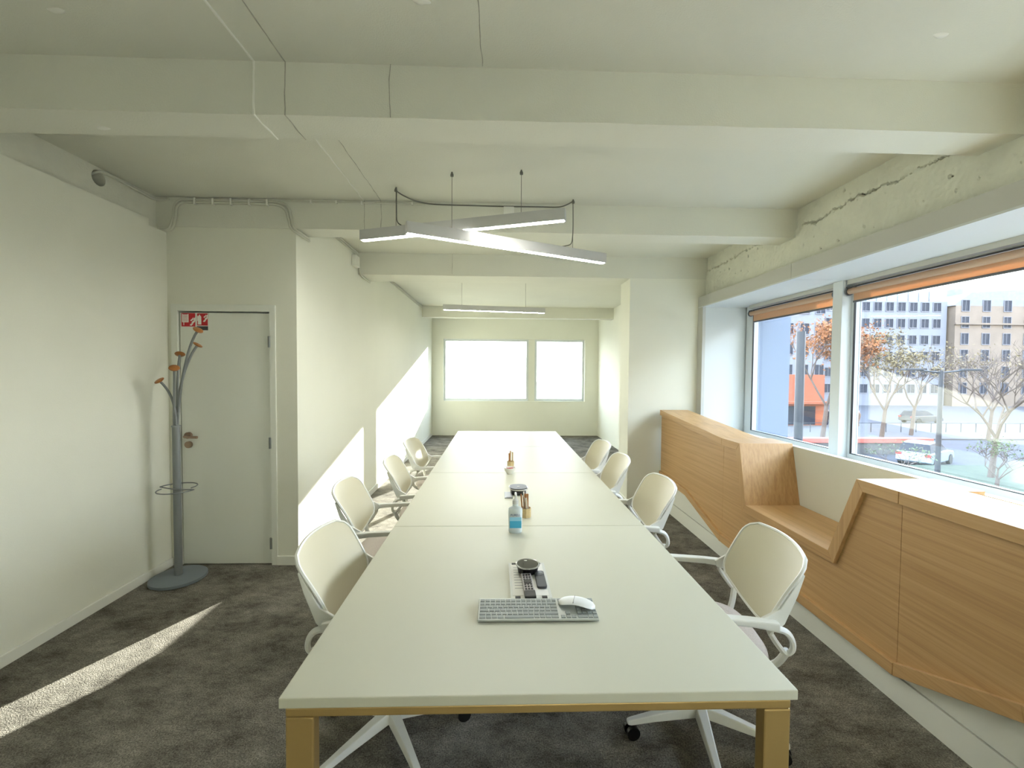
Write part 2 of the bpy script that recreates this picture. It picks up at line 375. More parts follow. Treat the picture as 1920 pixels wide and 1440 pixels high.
# small plaster lumps left on the ceiling and the first beam
for k, (x, y, z, par) in enumerate(((1.756, 1.69, ZC, ceil_o), (-1.68, 1.71, ZC, ceil_o), (-0.29, 1.615, ZC, ceil_o), (-1.855, 2.09, ZB, b1))):
    mb = MB(); n = 12
    for (rr, dz) in ((1.0, 0.002), (0.8, -0.004), (0.4, -0.008)):
        for i in range(n):
            a = 6.283 * i / n; q = rr * (1 + 0.35 * noise.noise((math.cos(a) * 1.5, math.sin(a) * 1.5, k))); mb.v.append(Vector((x + 0.035 * q * math.cos(a), y + 0.014 * q * math.sin(a), z + dz)))
    mb.f = [(j * n + i, j * n + (i + 1) % n, j * n + n + (i + 1) % n, j * n + n + i) for j in (0, 1) for i in range(n)] + [tuple(range(2 * n, 3 * n))]
    mb.build('plaster_lump', M_trim, par, smooth=True)
# rough edge beam above the windows
def edge_beam():
    ny, nz = 820, 64; y0, y1, z0, z1 = YN, YP, 2.44, ZC + 0.02; vs, fs, crk = [], [], []
    yy = [y0 + (1.2 - y0) * i / 60 for i in range(60)] + [1.2 + (y1 - 1.2) * i / (ny - 60) for i in range(ny - 59)]
    for y in yy:
        zc = 2.80 + 0.03 * noise.noise((y * 1.3, 3, 1)) + 0.03 * noise.noise((y * 6, 8, 2)) + 0.022 * noise.noise((y * 22, 1, 5)) + 0.012 * noise.noise((y * 70, 4, 5))
        act = max(0, min(1, 0.55 + 2.6 * noise.noise((y * 0.9, 7, 3)) + 1.0 * noise.noise((y * 7, 7, 3))))
        wdt = 0.005 + 0.022 * max(0, noise.noise((y * 9, 2, 2)))
        for k in range(nz + 1):
            z = z0 + (z1 - z0) * k / nz; t = z - zc
            d = 0.006 * noise.noise((y * 9, z * 9, 4)) + 0.004 * noise.noise((y * 34, z * 34, 9))
            c = act * math.exp(-(t / wdt) ** 2)
            pit = noise.noise((y * 26, z * 26, 21)); c2 = max(0, pit - 0.62) * 2.5
            vs.append((2.465 - (0.014 if t < 0 else 0) + d + 0.05 * c + 0.03 * c2, y, z)); crk.append(c > 0.45 or c2 > 0.25)
    n = len(yy)
    for i in range(n - 1):
        for k in range(nz):
            a = i * (nz + 1) + k; fs.append((a, a + nz + 1, a + nz + 2, a + 1))
    me = bpy.data.meshes.new('trim_7'); q = len(vs)
    vs += [(2.53, y0, z0), (3.1, y0, z0), (3.1, y1, z0), (2.53, y1, z0), (2.53, y0, z1), (3.1, y0, z1), (3.1, y1, z1), (2.53, y1, z1)]
    bf = [(0, 3, 2, 1), (4, 5, 6, 7), (0, 1, 5, 4), (1, 2, 6, 5), (2, 3, 7, 6), (3, 0, 4, 7)]
    nf = len(fs); me.from_pydata(vs, [], fs + [tuple(i + q for i in f) for f in bf])
    me.materials.append(M_conc); me.materials.append(M_crack)
    for i, f in enumerate(fs):
        if sum(crk[v] for v in f) >= 3: me.polygons[i].material_index = 1
    return me
tag(link('trim_7', edge_beam(), None), 'rough cracked concrete edge beam above the windows', None, None, 'structure')
# white metal soffit box above the windows
sf = thing('trim_8', 'white metal soffit panels above the windows', None, kind='structure')
for (a, b) in ((YN, 3.407), (3.411, YP - 0.02)):
    MB().box(2.36, 2.375, a, b, 2.367, 2.482).box(2.375, 2.50, a, b, 2.470, 2.482).build('fascia_panel', M_fascia, sf)
    MB().box(2.36, XG + 0.1, a, b, 2.355, 2.367).build('soffit_panel', M_metalwhite, sf)
# parapet and sill, outer wall
wr = MB().box(XW, XW + 0.05, YN, YP, 0, 1.02)
struct('wall_right', wr, M_wall, 'low white wall below the windows')
struct('trim_9', MB().box(XW + 0.05, XG + 0.12, YN, YP, 0.78, 0.875), M_metalwhite, 'white window sill board')
ow = MB().box(XG - 0.02, XG + 0.2, YN, YP + 0.5, -4.2, 0.78).box(XG + 0.08, XG + 0.2, YN, YP + 0.5, 2.367, 4.5)
struct('wall_outer', ow, M_fin, 'outer facade wall below and above the windows')
jb = MB().box(2.40, XG + 0.02, YP - 0.10, YP, 0.875, 2.36)
struct('trim_10', jb, M_metalwhite, 'white metal panel lining the window jamb')
struct('trim_11', MB().box(2.365, 2.40, YP - 0.12, YP, 0.9, 2.47), M_fascia, 'narrow grey post beside the jamb panel')
struct('trim_12', MB().box(XG + 0.02, XG + 0.44, YP - 0.18, YP + 0.1, -4.2, 5.0), M_fin, 'pale blue facade fin outside the window')
# windows: (y far edge, y near edge)
WIN = [(4.90, 3.52), (3.42, 0.9), (0.82, -1.7)]
for i, (ya, yb) in enumerate(WIN):
    wn = thing('window_%d' % (i + 1), ['far narrow window beside the jamb panel', 'large window over the bench', 'window beside the camera'][i], None, kind='structure')
    x0, x1 = XG - 0.05, XG + 0.012
    MB().box(x0, x1, yb, ya, 0.875, 0.94).box(x0, x1, yb, ya, 2.30, 2.356).box(x0, x1, ya - 0.13 if i == 0 else ya - 0.03, ya, 0.94, 2.30).box(x0, x1, yb, yb + 0.03, 0.94, 2.30).build('window_frame', M_metalwhite, wn, bevel=0.003)
    ye = ya - (0.13 if i == 0 else 0.03)
    MB().box(XG - 0.004, XG + 0.004, yb + 0.03, ye, 0.94, 2.30).build('pane', M_glass, wn)
    g = 0.006
    MB().box(x0 - 0.004, x0 + 0.01, ye - g, ye, 0.94, 2.30).box(x0 - 0.004, x0 + 0.01, yb + 0.03, ye, 0.94, 0.94 + g).build('gasket', M_black, wn)
for n, (a, b) in enumerate([(3.42, 3.52), (0.82, 0.9), (YN, -1.7)]):
    struct('trim_%d' % (13 + n), MB().box(XG - 0.13, XG + 0.012, a, b, 0.875, 2.356), M_metalwhite, ['white window post between the two windows', 'white window post near the camera', 'white end panel of the windows'][n], bevel=0.004)
# baseboards
struct('baseboard_left', MB().box(XL, XL + 0.014, YN, YD, 0, 0.065), M_trim, 'white skirting along the left wall', bevel=0.003)
struct('baseboard_doorway', MB().box(-1.795, XC + 0.014, YD - 0.014, YD, 0, 0.075), M_trim, 'white skirting beside the door', bevel=0.003)
struct('baseboard_passage', MB().box(XC, XC + 0.014, YD - 0.014, YF, 0, 0.075), M_trim, 'white skirting along the passage wall', bevel=0.003)
struct('baseboard_pier', MB().box(1.53, 2.3, YP - 0.014, YP, 0, 0.07).box(1.531, 1.545, YP - 0.014, YP + 0.38, 0, 0.07), M_trim, 'white skirting at the pier')
pb = thing('baseboard_right', 'white boxed base under the oak units', None, kind='structure')
MB().box(1.935, XW, YN, YP, 0, 0.134).build('plinth_board', M_trim, pb)
MB().box(1.938, XW, YN, YP, 0.141, 0.50).build('upper_panel', M_trim, pb)
MB().box(1.95, XW, YN, YP, 0.13, 0.145).build('shadow_gap', M_goldd, pb)

# ------------------------------------------------------------------ door
d = thing('door_1', 'white flush door with bronze lever handle', None, (0, YD, 0), kind='structure')
MB().box(DX0, DX1, 0.012, 0.052, 0.006, DZ - 0.008).build('door_leaf', M_door, d, bevel=0.002)
fr = MB().box(DX1 + 0.006, DX1 + 0.052, -0.012, 0.1, 0, DZ + 0.055).box(DX0 - 0.055, DX0 - 0.006, -0.012, 0.1, 0, DZ + 0.055).box(DX0 - 0.006, DX1 + 0.006, -0.012, 0.1, DZ + 0.002, DZ + 0.055)
fr.build('door_frame', M_door, d, bevel=0.003)
for z in (1.817, 1.0, 0.18):
    MB().tube([(DX1 + 0.002, -0.008, z - 0.045), (DX1 + 0.002, -0.008, z + 0.045)], 0.011, 10).build('hinge', M_hinge, d, smooth=True)
hd = MB().tube([(-2.495, 0.012, 1.06), (-2.495, -0.012, 1.06)], 0.026, 20).build('handle_rose', M_brass, d, smooth=True)
MB().tube([(-2.495, -0.005, 1.055), (-2.495, -0.045, 1.055), (-2.485, -0.055, 1.055), (-2.45, -0.058, 1.054), (-2.385, -0.058, 1.053)], 0.0105, 10).build('lever', M_brass, hd, smooth=True)
MB().tube([(-2.495, 0.012, 0.985), (-2.495, -0.008, 0.985)], 0.027, 20).build('lock_rose', M_brass, d, smooth=True)
MB().box(DX0 - 0.05, DX1 + 0.05, 0.1, 0.11, 0, DZ + 0.05).build('closing_panel', M_goldd, d)

# fire signs
def flames(mb, x, z, s, y0, y1):
    for k, (dx, dz, q) in enumerate(((0, 0, 1.0), (0.012, 0.018, 1.1), (0.022, 0.04, 0.9), (0.004, 0.032, 0.8))):
        p = [(0, 0), (0.012, -0.004), (0.022, 0.006), (0.028, 0.03), (0.017, 0.016), (0.009, 0.01)]
        mb.prism([(x + (dx + a * q) * s, z + (dz + b * q) * s) for a, b in p], 'y', y0, y1)
s1 = thing('fire_hose_sign', 'square red fire hose reel sign at the top corner of the door', 'sign', (0, YD + 0.012, 0))
MB().box(-2.545, -2.428, -0.003, 0, 1.930, 2.046).build('border', M_signw, s1)
MB().box(-2.5405, -2.4325, -0.004, -0.001, 1.9345, 2.0415).build('plate', M_red, s1)
p1 = MB().box(-2.532, -2.486, -0.005, -0.003, 1.968, 1.976).box(-2.534, -2.528, -0.005, -0.003, 1.968, 2.034).box(-2.490, -2.484, -0.005, -0.003, 1.968, 2.034)
for k in range(6): p1.box(-2.528, -2.490, -0.005, -0.003, 1.979 + k * 0.009, 1.985 + k * 0.009)
p1.box(-2.524, -2.519, -0.005, -0.003, 1.944, 1.968)
flames(p1, -2.476, 1.945, 1.15, -0.005, -0.003); p1.build('pictogram', M_signw, s1)
s2 = thing('fire_extinguisher_sign', 'red fire extinguisher sign with a dark strip, beside the hose sign', 'sign', (0, YD + 0.012, 0))
MB().box(-2.421, -2.331, -0.003, 0, 1.904, 2.044).build('border', M_signw, s2)
MB().box(-2.417, -2.335, -0.004, -0.001, 1.943, 2.040).build('plate', M_red, s2)
MB().box(-2.419, -2.333, -0.004, -0.001, 1.906, 1.938).build('lower_strip', M_dark, s2)
p2 = MB().prism([(-2.41, 1.951), (-2.384, 1.951), (-2.384, 2.012), (-2.388, 2.02), (-2.394, 2.024), (-2.394, 2.03), (-2.401, 2.03), (-2.401, 2.024), (-2.407, 2.02), (-2.41, 2.012)], 'y', -0.005, -0.003)
p2.box(-2.414, -2.410, -0.005, -0.003, 1.98, 2.02)
flames(p2, -2.372, 1.975, 1.05, -0.005, -0.003); p2.build('pictogram', M_signw, s2)

# ------------------------------------------------------------------ oak window units
T = 0.06
def offset(poly, t):
    P = [Vector(p) for p in poly]; out = []
    for i, p in enumerate(P):
        ns = []
        if i > 0: dd = (P[i] - P[i - 1]).normalized(); ns.append(Vector((-dd.y, dd.x)))
        if i < len(P) - 1: dd = (P[i + 1] - P[i]).normalized(); ns.append(Vector((-dd.y, dd.x)))
        if len(ns) == 1: out.append(p + Vector((0, t / ns[0].y))); continue      # upright cut at the ends
        b = sum(ns, Vector((0, 0))); b.normalize(); out.append(p + b * (t / max(0.3, b.dot(ns[0]))))
    return out
def boards(parent, line, t, names, xs):
    off = offset(line, t)
    for i in range(len(line) - 1):
        q = [Vector(line[i]), Vector(line[i + 1]), off[i + 1], off[i]]
        m = M_woodv if 'side' in names[i] else M_woodh
        MB().prism([tuple(v) for v in q], 'x', xs[0], xs[1]).build(names[i], m, parent, bevel=0.0015, seg=1)
    return [tuple(v) for v in off]
XF, XPN = 1.90, 1.922
def unit(label, top, tn, bot, bn, xb):
    u = thing('oak_window_unit', label, 'cabinet', (0, 0, 0), group='oak units below the windows')
    it = boards(u, top, T, tn, (XF, xb))            # y decreasing: left normal points down
    ib = boards(u, bot, -T, bn, (XF, xb - 0.1))      # bottom line given at its lower edge, thickness upwards
    poly = it + ib[::-1]
    MB().prism(poly, 'x', XPN, XPN + 0.018).build('front_panel', M_woodh, u)
    return u
G = 0.0012
unit('far oak unit with sloping top next to the white pier', [(YP - 0.075, 1.152), (3.56 + G, 1.04)], ['top_board'],
     [(YP - 0.075, 0.372), (4.25, 0.345), (3.57, 0.152), (3.56 + G, 0.152)], ['bottom_board'] * 3, 2.235)
unit('middle oak unit with a cut-out window seat', [(3.56 - G, 1.04), (3.29, 1.04), (3.19, 0.58), (2.37, 0.58), (2.19, 1.04), (1.95 + G, 1.04)],
     ['top_board', 'side_board', 'seat_board', 'side_board', 'top_board'], [(3.56 - G, 0.152), (1.95 + G, 0.148)], ['bottom_board'], XW - 0.001)
unit('near oak unit running out of the picture at right', [(1.95 - G, 1.04), (-1.2, 1.04)], ['top_board'],
     [(1.95 - G, 0.148), (1.44, 0.342), (-1.2, 0.40)], ['bottom_board'] * 2, 2.235)

# ------------------------------------------------------------------ conference table
TX0, TX1, TY0, TL, TZ = -0.573, 0.822, 1.11, 1.242, 0.735
tb = thing('conference_table', 'long white conference table on gold frame legs', 'table', (0, 0, 0))
NSEG = 4
for i in range(NSEG):
    a = TY0 + i * TL; MB().box(TX0, TX1, a + 0.0015, a + TL - 0.0015, TZ - 0.028, TZ).build('table_top', M_lamin, tb, bevel=0.003)
for i in range(NSEG + 1):
    y = TY0 + i * TL + (0.012 if i == 0 else (-0.052 if i == NSEG else -0.02))
    MB().box(TX0 + 0.012, TX1 - 0.012, y, y + 0.04, TZ - 0.060, TZ - 0.034).build('cross_rail', M_gold, tb, bevel=0.005)
    for (x0, x1) in ((TX0 + 0.012, TX0 + 0.086), (TX1 - 0.086, TX1 - 0.012)):
        MB().box(x0, x1, y, y + 0.04, 0.0, TZ - 0.0605).build('leg', M_gold, tb, bevel=0.005)
for x in (TX0 + 0.16, TX1 - 0.22):
    MB().box(x, x + 0.06, TY0 + 0.06, TY0 + NSEG * TL - 0.06, TZ - 0.060, TZ - 0.0285).build('long_rail', M_goldd, tb)

# ------------------------------------------------------------------ chairs
def make_chair():
    c = thing('office_chair', 'chair', 'chair', group='cream chairs around the conference table')
    # five star base
    for k in range(5):
        a = R(14 + 72 * k); ca, sa = math.cos(a), math.sin(a)
        def p(r, t, z): return (r * ca - t * sa - 0.06, r * sa + t * ca, z)
        mb = MB(); L = []
        for (r, hw, z0, z1) in ((0.02, 0.028, 0.075, 0.122), (0.10, 0.024, 0.072, 0.114), (0.22, 0.019, 0.068, 0.098), (0.325, 0.015, 0.060, 0.082), (0.34, 0.012, 0.062, 0.078)):
            L.append([p(r, -hw, z0), p(r, hw, z0), p(r, hw * 0.75, z1), p(r, -hw * 0.75, z1)])
        vs = [q for l in L for q in l]; fs = [(0, 1, 2, 3), tuple(range(len(vs) - 1, len(vs) - 5, -1))]
        for i in range(len(L) - 1):
            for j in range(4): fs.append((i * 4 + j, i * 4 + (j + 1) % 4, i * 4 + 4 + (j + 1) % 4, i * 4 + 4 + j))
        mb.add(vs, fs); leg = mb.build('base_leg', M_chairw, c, bevel=0.005)
        cs = MB()
        for t in (-0.017, 0.017):
            cs.tube([p(0.318, t - 0.008, 0.029), p(0.318, t + 0.008, 0.029)], 0.029, 16)
        cs.tube([p(0.318, 0, 0.03), p(0.318, 0, 0.075)], 0.008, 8)
        cs.build('caster', M_black, leg, smooth=True)
    MB().lathe([(0.034, 0.07), (0.034, 0.13), (0.026, 0.135), (0.026, 0.30), (0.018, 0.30), (0.018, 0.39)], 18, (-0.06, 0, 0)).build('column', M_chairw, c, smooth=True)
    MB().box(-0.17, 0.06, -0.09, 0.09, 0.385, 0.425).build('mechanism', M_chairw, c, bevel=0.012)
    # seat pad
    n, rings = 40, []
    for (s, z) in ((0.80, 0.418), (0.95, 0.424), (1.0, 0.442), (0.985, 0.464), (0.93, 0.476), (0.75, 0.480), (0.4, 0.474)):
        ring = []
        for k in range(n):
            a = 2 * math.pi * k / n; e = 0.62
            x = 0.235 * s * math.copysign(abs(math.cos(a)) ** e, math.cos(a)); y = 0.235 * s * math.copysign(abs(math.sin(a)) ** e, math.sin(a))
            zz = z - (0.02 * max(0, x / 0.235) ** 3)
            ring.append((x - 0.055, y * (1 - 0.06 * (x / 0.235)), zz))
        rings.append(ring)
    vs = [q for r_ in rings for q in r_]; fs = [tuple(range(n - 1, -1, -1)), tuple(range(len(vs) - n, len(vs)))]
    for i in range(len(rings) - 1):
        for k in range(n): fs.append((i * n + k, i * n + (k + 1) % n, (i + 1) * n + (k + 1) % n, (i + 1) * n + k))
    MB().add(vs, fs).build('seat', M_seat, c, smooth=True)
    # back shell
    NU, NV = 26, 16
    def sp(u, v, th=0.0):
        w0 = 0.238 + 0.014 * v
        rr = 0.24
        if 1 - v < rr: w0 -= 0.055 * (1 - math.sqrt(max(0, 1 - ((rr - 1 + v) / rr) ** 2)))
        if v < rr: w0 -= 0.03 * (1 - math.sqrt(max(0, 1 - ((rr - v) / rr) ** 2)))
        y = u * w0; uu = u * w0 / 0.252
        z = 0.645 + 0.225 * v - 0.075 * (1 - v) * (1 - uu * uu) + 0.016 * v * (1 - uu * uu)
        x = -0.215 - 0.105 * v - 0.03 * v * v - 0.070 * (1 - uu * uu) * (1 - 0.25 * v) + 0.03 * (1 - v) ** 2 * (1 - uu * uu) - th
        return (x, y, z + th * 0.3)
    vs, fs = [], []
    for side in (0, 1):
        for i in range(NU + 1):
            for j in range(NV + 1): vs.append(sp(-1 + 2 * i / NU, j / NV, 0.011 * side))
    st = (NU + 1) * (NV + 1); ix = lambda s, i, j: s * st + i * (NV + 1) + j
    for i in range(NU):
        for j in range(NV):
            fs.append((ix(0, i, j), ix(0, i + 1, j), ix(0, i + 1, j + 1), ix(0, i, j + 1))); fs.append((ix(1, i, j), ix(1, i, j + 1), ix(1, i + 1, j + 1), ix(1, i + 1, j)))
    border = [(i, 0) for i in range(NU)] + [(NU, j) for j in range(NV)] + [(NU - i, NV) for i in range(NU)] + [(0, NV - j) for j in range(NV)]
    for a, b in zip(border, border[1:] + border[:1]): fs.append((ix(0, *a), ix(1, *a), ix(1, *b), ix(0, *b)))
    sh = MB().add(vs, fs).build('backrest', M_shell, c, smooth=True)
    MB().tube([sp(-1 + 2 * a / NU, b / NV, 0.005) for a, b in border], 0.0075, 6, closed=True).build('rim', M_chairw, sh, smooth=True)
    for s in (-1, 1):
        # flat side rail from arm joint up to the top corner of the back
        a = [(-0.185, s * 0.262, 0.668), (-0.185, s * 0.262, 0.635), (-0.25, s * 0.262, 0.625), (-0.28, s * 0.262, 0.66)]
        P = [(-0.196, 0.664), (-0.204, 0.634), (-0.252, 0.622), (-0.278, 0.65), (-0.325, 0.76), (-0.350, 0.835), (-0.342, 0.84), (-0.308, 0.78), (-0.262, 0.705)]
        mb = MB(); y0, y1 = s * 0.236, s * 0.258
        k = len(P); vs = [(x, (y0 if z > 0.8 else y0 + s * 0.008), z) for x, z in P] + [(x, y1 - s * (0.012 * max(0, (z - 0.66) / 0.2)), z) for x, z in P]
        mb.add(vs, [tuple(range(k)), tuple(range(2 * k - 1, k - 1, -1))] + [(i, i + k, (i + 1) % k + k, (i + 1) % k) for i in range(k)])
        mb.build('back_rail', M_chairw, c, bevel=0.005)
        # arm
        vs = []; prof = [(-0.25, 0.630, 0.664, 0.017), (-0.15, 0.643, 0.670, 0.018), (0.0, 0.648, 0.672, 0.019), (0.12, 0.650, 0.671, 0.018), (0.15, 0.655, 0.668, 0.013)]
        for (x, z0, z1, hw) in prof: vs += [(x, s * 0.268 - hw, z0), (x, s * 0.268 + hw, z0), (x, s * 0.268 + hw, z1), (x, s * 0.268 - hw, z1)]
        fs = [(0, 1, 2, 3), (len(vs) - 1, len(vs) - 2, len(vs) - 3, len(vs) - 4)]
        for i in range(len(prof) - 1):
            for j in range(4): fs.append((i * 4 + j, i * 4 + (j + 1) % 4, i * 4 + 4 + (j + 1) % 4, i * 4 + 4 + j))
        MB().add(vs, fs).build('armrest', M_chairw, c, bevel=0.006)
        # open loop behind the joint and strut to the mechanism
        lp = smooth_path([(-0.225, s * 0.268, 0.640), (-0.275, s * 0.268, 0.628), (-0.302, s * 0.264, 0.592), (-0.305, s * 0.258, 0.552), (-0.285, s * 0.25, 0.535), (-0.252, s * 0.254, 0.572), (-0.222, s * 0.262, 0.618)], 5)
        MB().tube(lp, 0.0105, 8, closed=True, flat=1.3).build('arm_loop', M_chairw, c, smooth=True)
        MB().tube(smooth_path([(-0.292, s * 0.250, 0.545), (-0.262, s * 0.21, 0.46), (-0.19, s * 0.14, 0.412), (-0.06, s * 0.06, 0.405)], 5), 0.014, 8).build('seat_strut', M_chairw, c, smooth=True)
    return c
ch0 = make_chair()
CH = [(0.850, 1.845, 171.5, 'cream chair nearest the camera on the window side of the table'),
      (0.730, 2.79, 179, 'second cream chair from the camera on the window side'),
      (0.68, 3.56, 180 - 2, 'third cream chair from the camera on the window side'),
      (0.70, 4.25, 180 + 3, 'fourth cream chair from the camera on the window side'),
      (-0.400, 1.845, 0, 'cream chair nearest the camera on the door side of the table'),
      (-0.603, 2.72, 4, 'second cream chair from the camera on the door side, sunlight on its back'),
      (-0.50, 3.46, 4, 'third cream chair from the camera on the door side'),
      (-0.537, 4.36, -4, 'fourth cream chair from the camera on the door side')]
for i, (x, y, a, l) in enumerate(CH):
    c = ch0 if i == 0 else copy_tree(ch0)
    c.location = (x, y, 0); c.rotation_euler = (0, 0, R(a)); c['label'] = l

# ------------------------------------------------------------------ coat stand
cs = thing('coat_stand', 'grey metal coat stand with round wooden knobs beside the door', 'coat stand', (-2.42, 3.27, 0))
MB().lathe([(0.0, 0.036), (0.06, 0.036), (0.17, 0.03), (0.182, 0.024), (0.182, 0.004), (0.176, 0)], 48).build('base', M_base, cs, smooth=True)
MB().tube([(0, 0, 0.03), (0, 0, 1.165)], 0.0255, 20).build('pole', M_stand, cs, smooth=True)
MB().lathe([(0.022, 1.158), (0.031, 1.160), (0.031, 1.170), (0.022, 1.172)], 20).build('collar', M_stand, cs, smooth=True)
KN = [(-0.056, -0.07, 1.502, 0.012, -0.012), (0.068, -0.10, 1.595, -0.004, -0.014), (-0.044, 0.11, 1.702, 0.0, 0.012), (0.122, 0.06, 1.772, -0.008, 0.008), (0.21, -0.06, 1.875, 0.014, 0.0)]
for (x, y, z, bx, by) in KN:
    pth = bez((bx, by, 1.15), (bx, by, 1.36), (x * 0.45, y * 0.45, z - 0.18 * (z - 1.16)), (x, y, z), 14)
    arm = MB().tube(pth, 0.0085, 10).build('hook_arm', M_stand, cs, smooth=True)
    t = (pth[-1] - pth[-2]).normalized()
    kb = MB(Matrix.Translation(pth[-1]) @ t.to_track_quat('Z', 'Y').to_matrix().to_4x4())
    kb.lathe([(0.0, -0.004), (0.012, -0.004), (0.03, 0.002), (0.034, 0.008), (0.031, 0.014), (0.018, 0.019), (0.0, 0.02)], 20).build('knob', M_knob, arm, smooth=True)
pts = [Vector((0.125 * math.cos(R(a)), 0.125 * math.sin(R(a)), 0.705)) for a in range(-12, 181, 8)] + [Vector((-0.06, -0.02, 0.70)), Vector((0, -0.028, 0.695)), Vector((0.06, -0.02, 0.69))]
pts += [Vector((0.125 * math.cos(R(a)), 0.125 * math.sin(R(a)), 0.685)) for a in range(0, -190, -8)]
MB().tube(pts, 0.0045, 8).build('umbrella_ring', M_stand, cs, smooth=True)

# ------------------------------------------------------------------ pendant lights
def pendant(label, p0, p1, ztop, mounts, group):
    a, b = Vector((*p0, 0)), Vector((*p1, 0)); dv = (b - a).normalized(); L = (b - a).length
    t = thing('linear_pendant_light', label, 'light', (a.x, a.y, ztop - 0.08), math.atan2(dv.y, dv.x), group)
    MB().box(0, L, -0.026, 0.026, 0.004, 0.08).build('housing', M_bar, t, bevel=0.002)
    MB().box(0.012, L - 0.012, -0.016, 0.016, 0.0, 0.004).build('diffuser', M_diff, t)
    for q in mounts:
        s = (Vector((*q, 0)) - a).dot(dv)
        w_ = MB().tube([(s, 0, 0.08), (s, 0, ZC - ztop + 0.078)], 0.0018, 6).build('suspension_wire', M_cabled, t)
        MB().lathe([(0.011, 0), (0.011, 0.012), (0.004, 0.03), (0.004, 0.0)][:3][::-1], 12, (s, 0, ZC - ztop + 0.05)).build('ceiling_mount', M_cabled, w_, smooth=True)
    return t
PG = 'crossed linear pendant lights'
pA = pendant('grey linear pendant rising to the right, behind the crossing bar', (-1.055, 3.33), (0.43, 2.81), 2.66, [(-0.77, 3.23), (0.144, 2.91)], PG)
pB = pendant('grey linear pendant in front, slanting down to the right', (-0.61, 2.83), (0.865, 3.52), 2.565, [(-0.326, 2.96), (0.575, 3.39)], PG)
pC = pendant('far linear pendant in the bright far bay', (-0.82, 6.3), (0.7, 6.55), 2.56, [(-0.55, 6.34), (0.4, 6.5)], PG)
cbl = thing('pendant_feed_cable', 'thin grey cable feeding the crossed pendants along the second beam', 'cable', (0, 0, 0))
yb = YD - 0.014
MB().tube(smooth_path([(-0.77, 3.24, ZC - 0.02), (-0.74, 3.34, ZC - 0.014), (-0.66, 3.45, ZC - 0.012), (-0.52, yb, ZC - 0.02), (-0.2, yb, ZC - 0.024), (0.03, yb, ZC - 0.026), (0.3, yb, ZC - 0.024), (0.48, yb, ZC - 0.022), (0.56, 3.42, ZC - 0.014), (0.575, 3.39, ZC - 0.006)], 6), 0.005, 6).build('cable_run', M_cabled, cbl, smooth=True)
MB().tube(smooth_path([(0.575, 3.385, ZC), (0.578, 3.385, 2.75), (0.575, 3.386, 2.66), (0.56, 3.38, 2.60), (0.49, 3.35, 2.572)], 6), 0.004, 6).build('drop_cable', M_cabled, cbl, smooth=True)
MB().tube(smooth_path([(-0.765, 3.228, ZC), (-0.765, 3.228, 2.78), (-0.76, 3.228, 2.70), (-0.72, 3.21, 2.663)], 6), 0.004, 6).build('drop_cable', M_cabled, cbl, smooth=True)
tag(MB().box(0.03, 0.115, YD - 0.04, YD - 0.006, ZC - 0.12, ZC - 0.035).build('junction_box', M_trim, None, bevel=0.004), 'small white junction box on the second ceiling beam', 'junction box')

# ------------------------------------------------------------------ conduits
def conduit(label, runs, r=0.009, m=M_cable, clips=()):
    t = thing('white_conduit', label, 'conduit')
    for pth in runs: MB().tube(smooth_path(pth, 7), r, 8).build('pipe', m, t, smooth=True)
    for (c, s) in clips: MB().box(c[0] - s[0], c[0] + s[0], c[1] - s[1], c[1] + s[1], c[2] - s[2], c[2] + s[2]).build('clip', M_trim, t)
zt = ZC - 0.016
conduit('white conduit leaving the pipe hole along the left concrete strip', [[(-2.80, 3.0, 2.885), (-2.72, 3.0, 2.915), (-2.69, 3.03, 2.925), (-2.692, 3.12, 2.925), (-2.692, 3.3, 2.92), (-2.692, 3.44, 2.915), (-2.66, 3.475, 2.92), (-2.60, 3.48, 2.93)]], 0.010)
yb = YD - 0.018
conduit('pair of white conduits over the door wall bending down at both ends', [
    [(-2.66, YD - 0.03, 2.69), (-2.60, yb - 0.01, 2.70), (-2.575, yb, 2.78), (-2.56, yb, 2.88), (-2.52, yb, 2.922), (-2.44, yb, 2.928), (-1.9, yb, 2.925), (-1.75, yb, 2.922), (-1.68, yb, 2.88), (-1.655, yb, 2.79), (-1.64, yb, 2.725), (-1.61, YD + 0.02, 2.70), (-1.605, YD + 0.19, 2.70)],
    [(-2.67, YD - 0.02, 2.685), (-2.585, yb, 2.70), (-2.555, yb, 2.78), (-2.54, yb, 2.87), (-2.50, yb, 2.904), (-2.44, yb, 2.908), (-1.9, yb, 2.905), (-1.77, yb, 2.90), (-1.70, yb, 2.86), (-1.675, yb, 2.78), (-1.655, yb, 2.715), (-1.605, YD + 0.03, 2.68), (-1.605, YD + 0.19, 2.68)]],
    0.0095, M_cable, [((x, yb, 2.916), (0.006, 0.013, 0.026)) for x in (-2.4, -2.26, -2.12, -1.98, -1.84)])
conduit('thin white conduit along the top of the second beam', [[(-1.8, yb, ZC - 0.022), (-1.2, yb, ZC - 0.02), (-0.85, yb, ZC - 0.02), (-0.60, yb, ZC - 0.022)]], 0.006, M_cable, [((x, yb, ZC - 0.02), (0.006, 0.01, 0.012)) for x in (-1.5, -1.3, -1.1, -0.7)])
xb = XC + 0.012
conduit('pair of white conduits along the top of the passage wall', [
    [(xb, YD + 0.22, 2.90), (xb, 4.2, 2.905), (xb, 4.8, 2.90), (xb, YP - 0.03, 2.86), (xb + 0.01, YP - 0.02, 2.72), (xb + 0.02, YP + 0.05, 2.685), (xb, YP + 0.4, 2.69)],
    [(xb, YD + 0.22, 2.925), (xb, 4.2, 2.93), (xb, 4.75, 2.925), (xb, YP - 0.04, 2.90)], [(xb, YP + 0.4, 2.90), (xb, 6.5, 2.905), (xb, 9.0, 2.90)], [(xb, YP + 0.4, 2.925), (xb, 6.5, 2.93), (xb, 9.0, 2.925)]], 0.008)
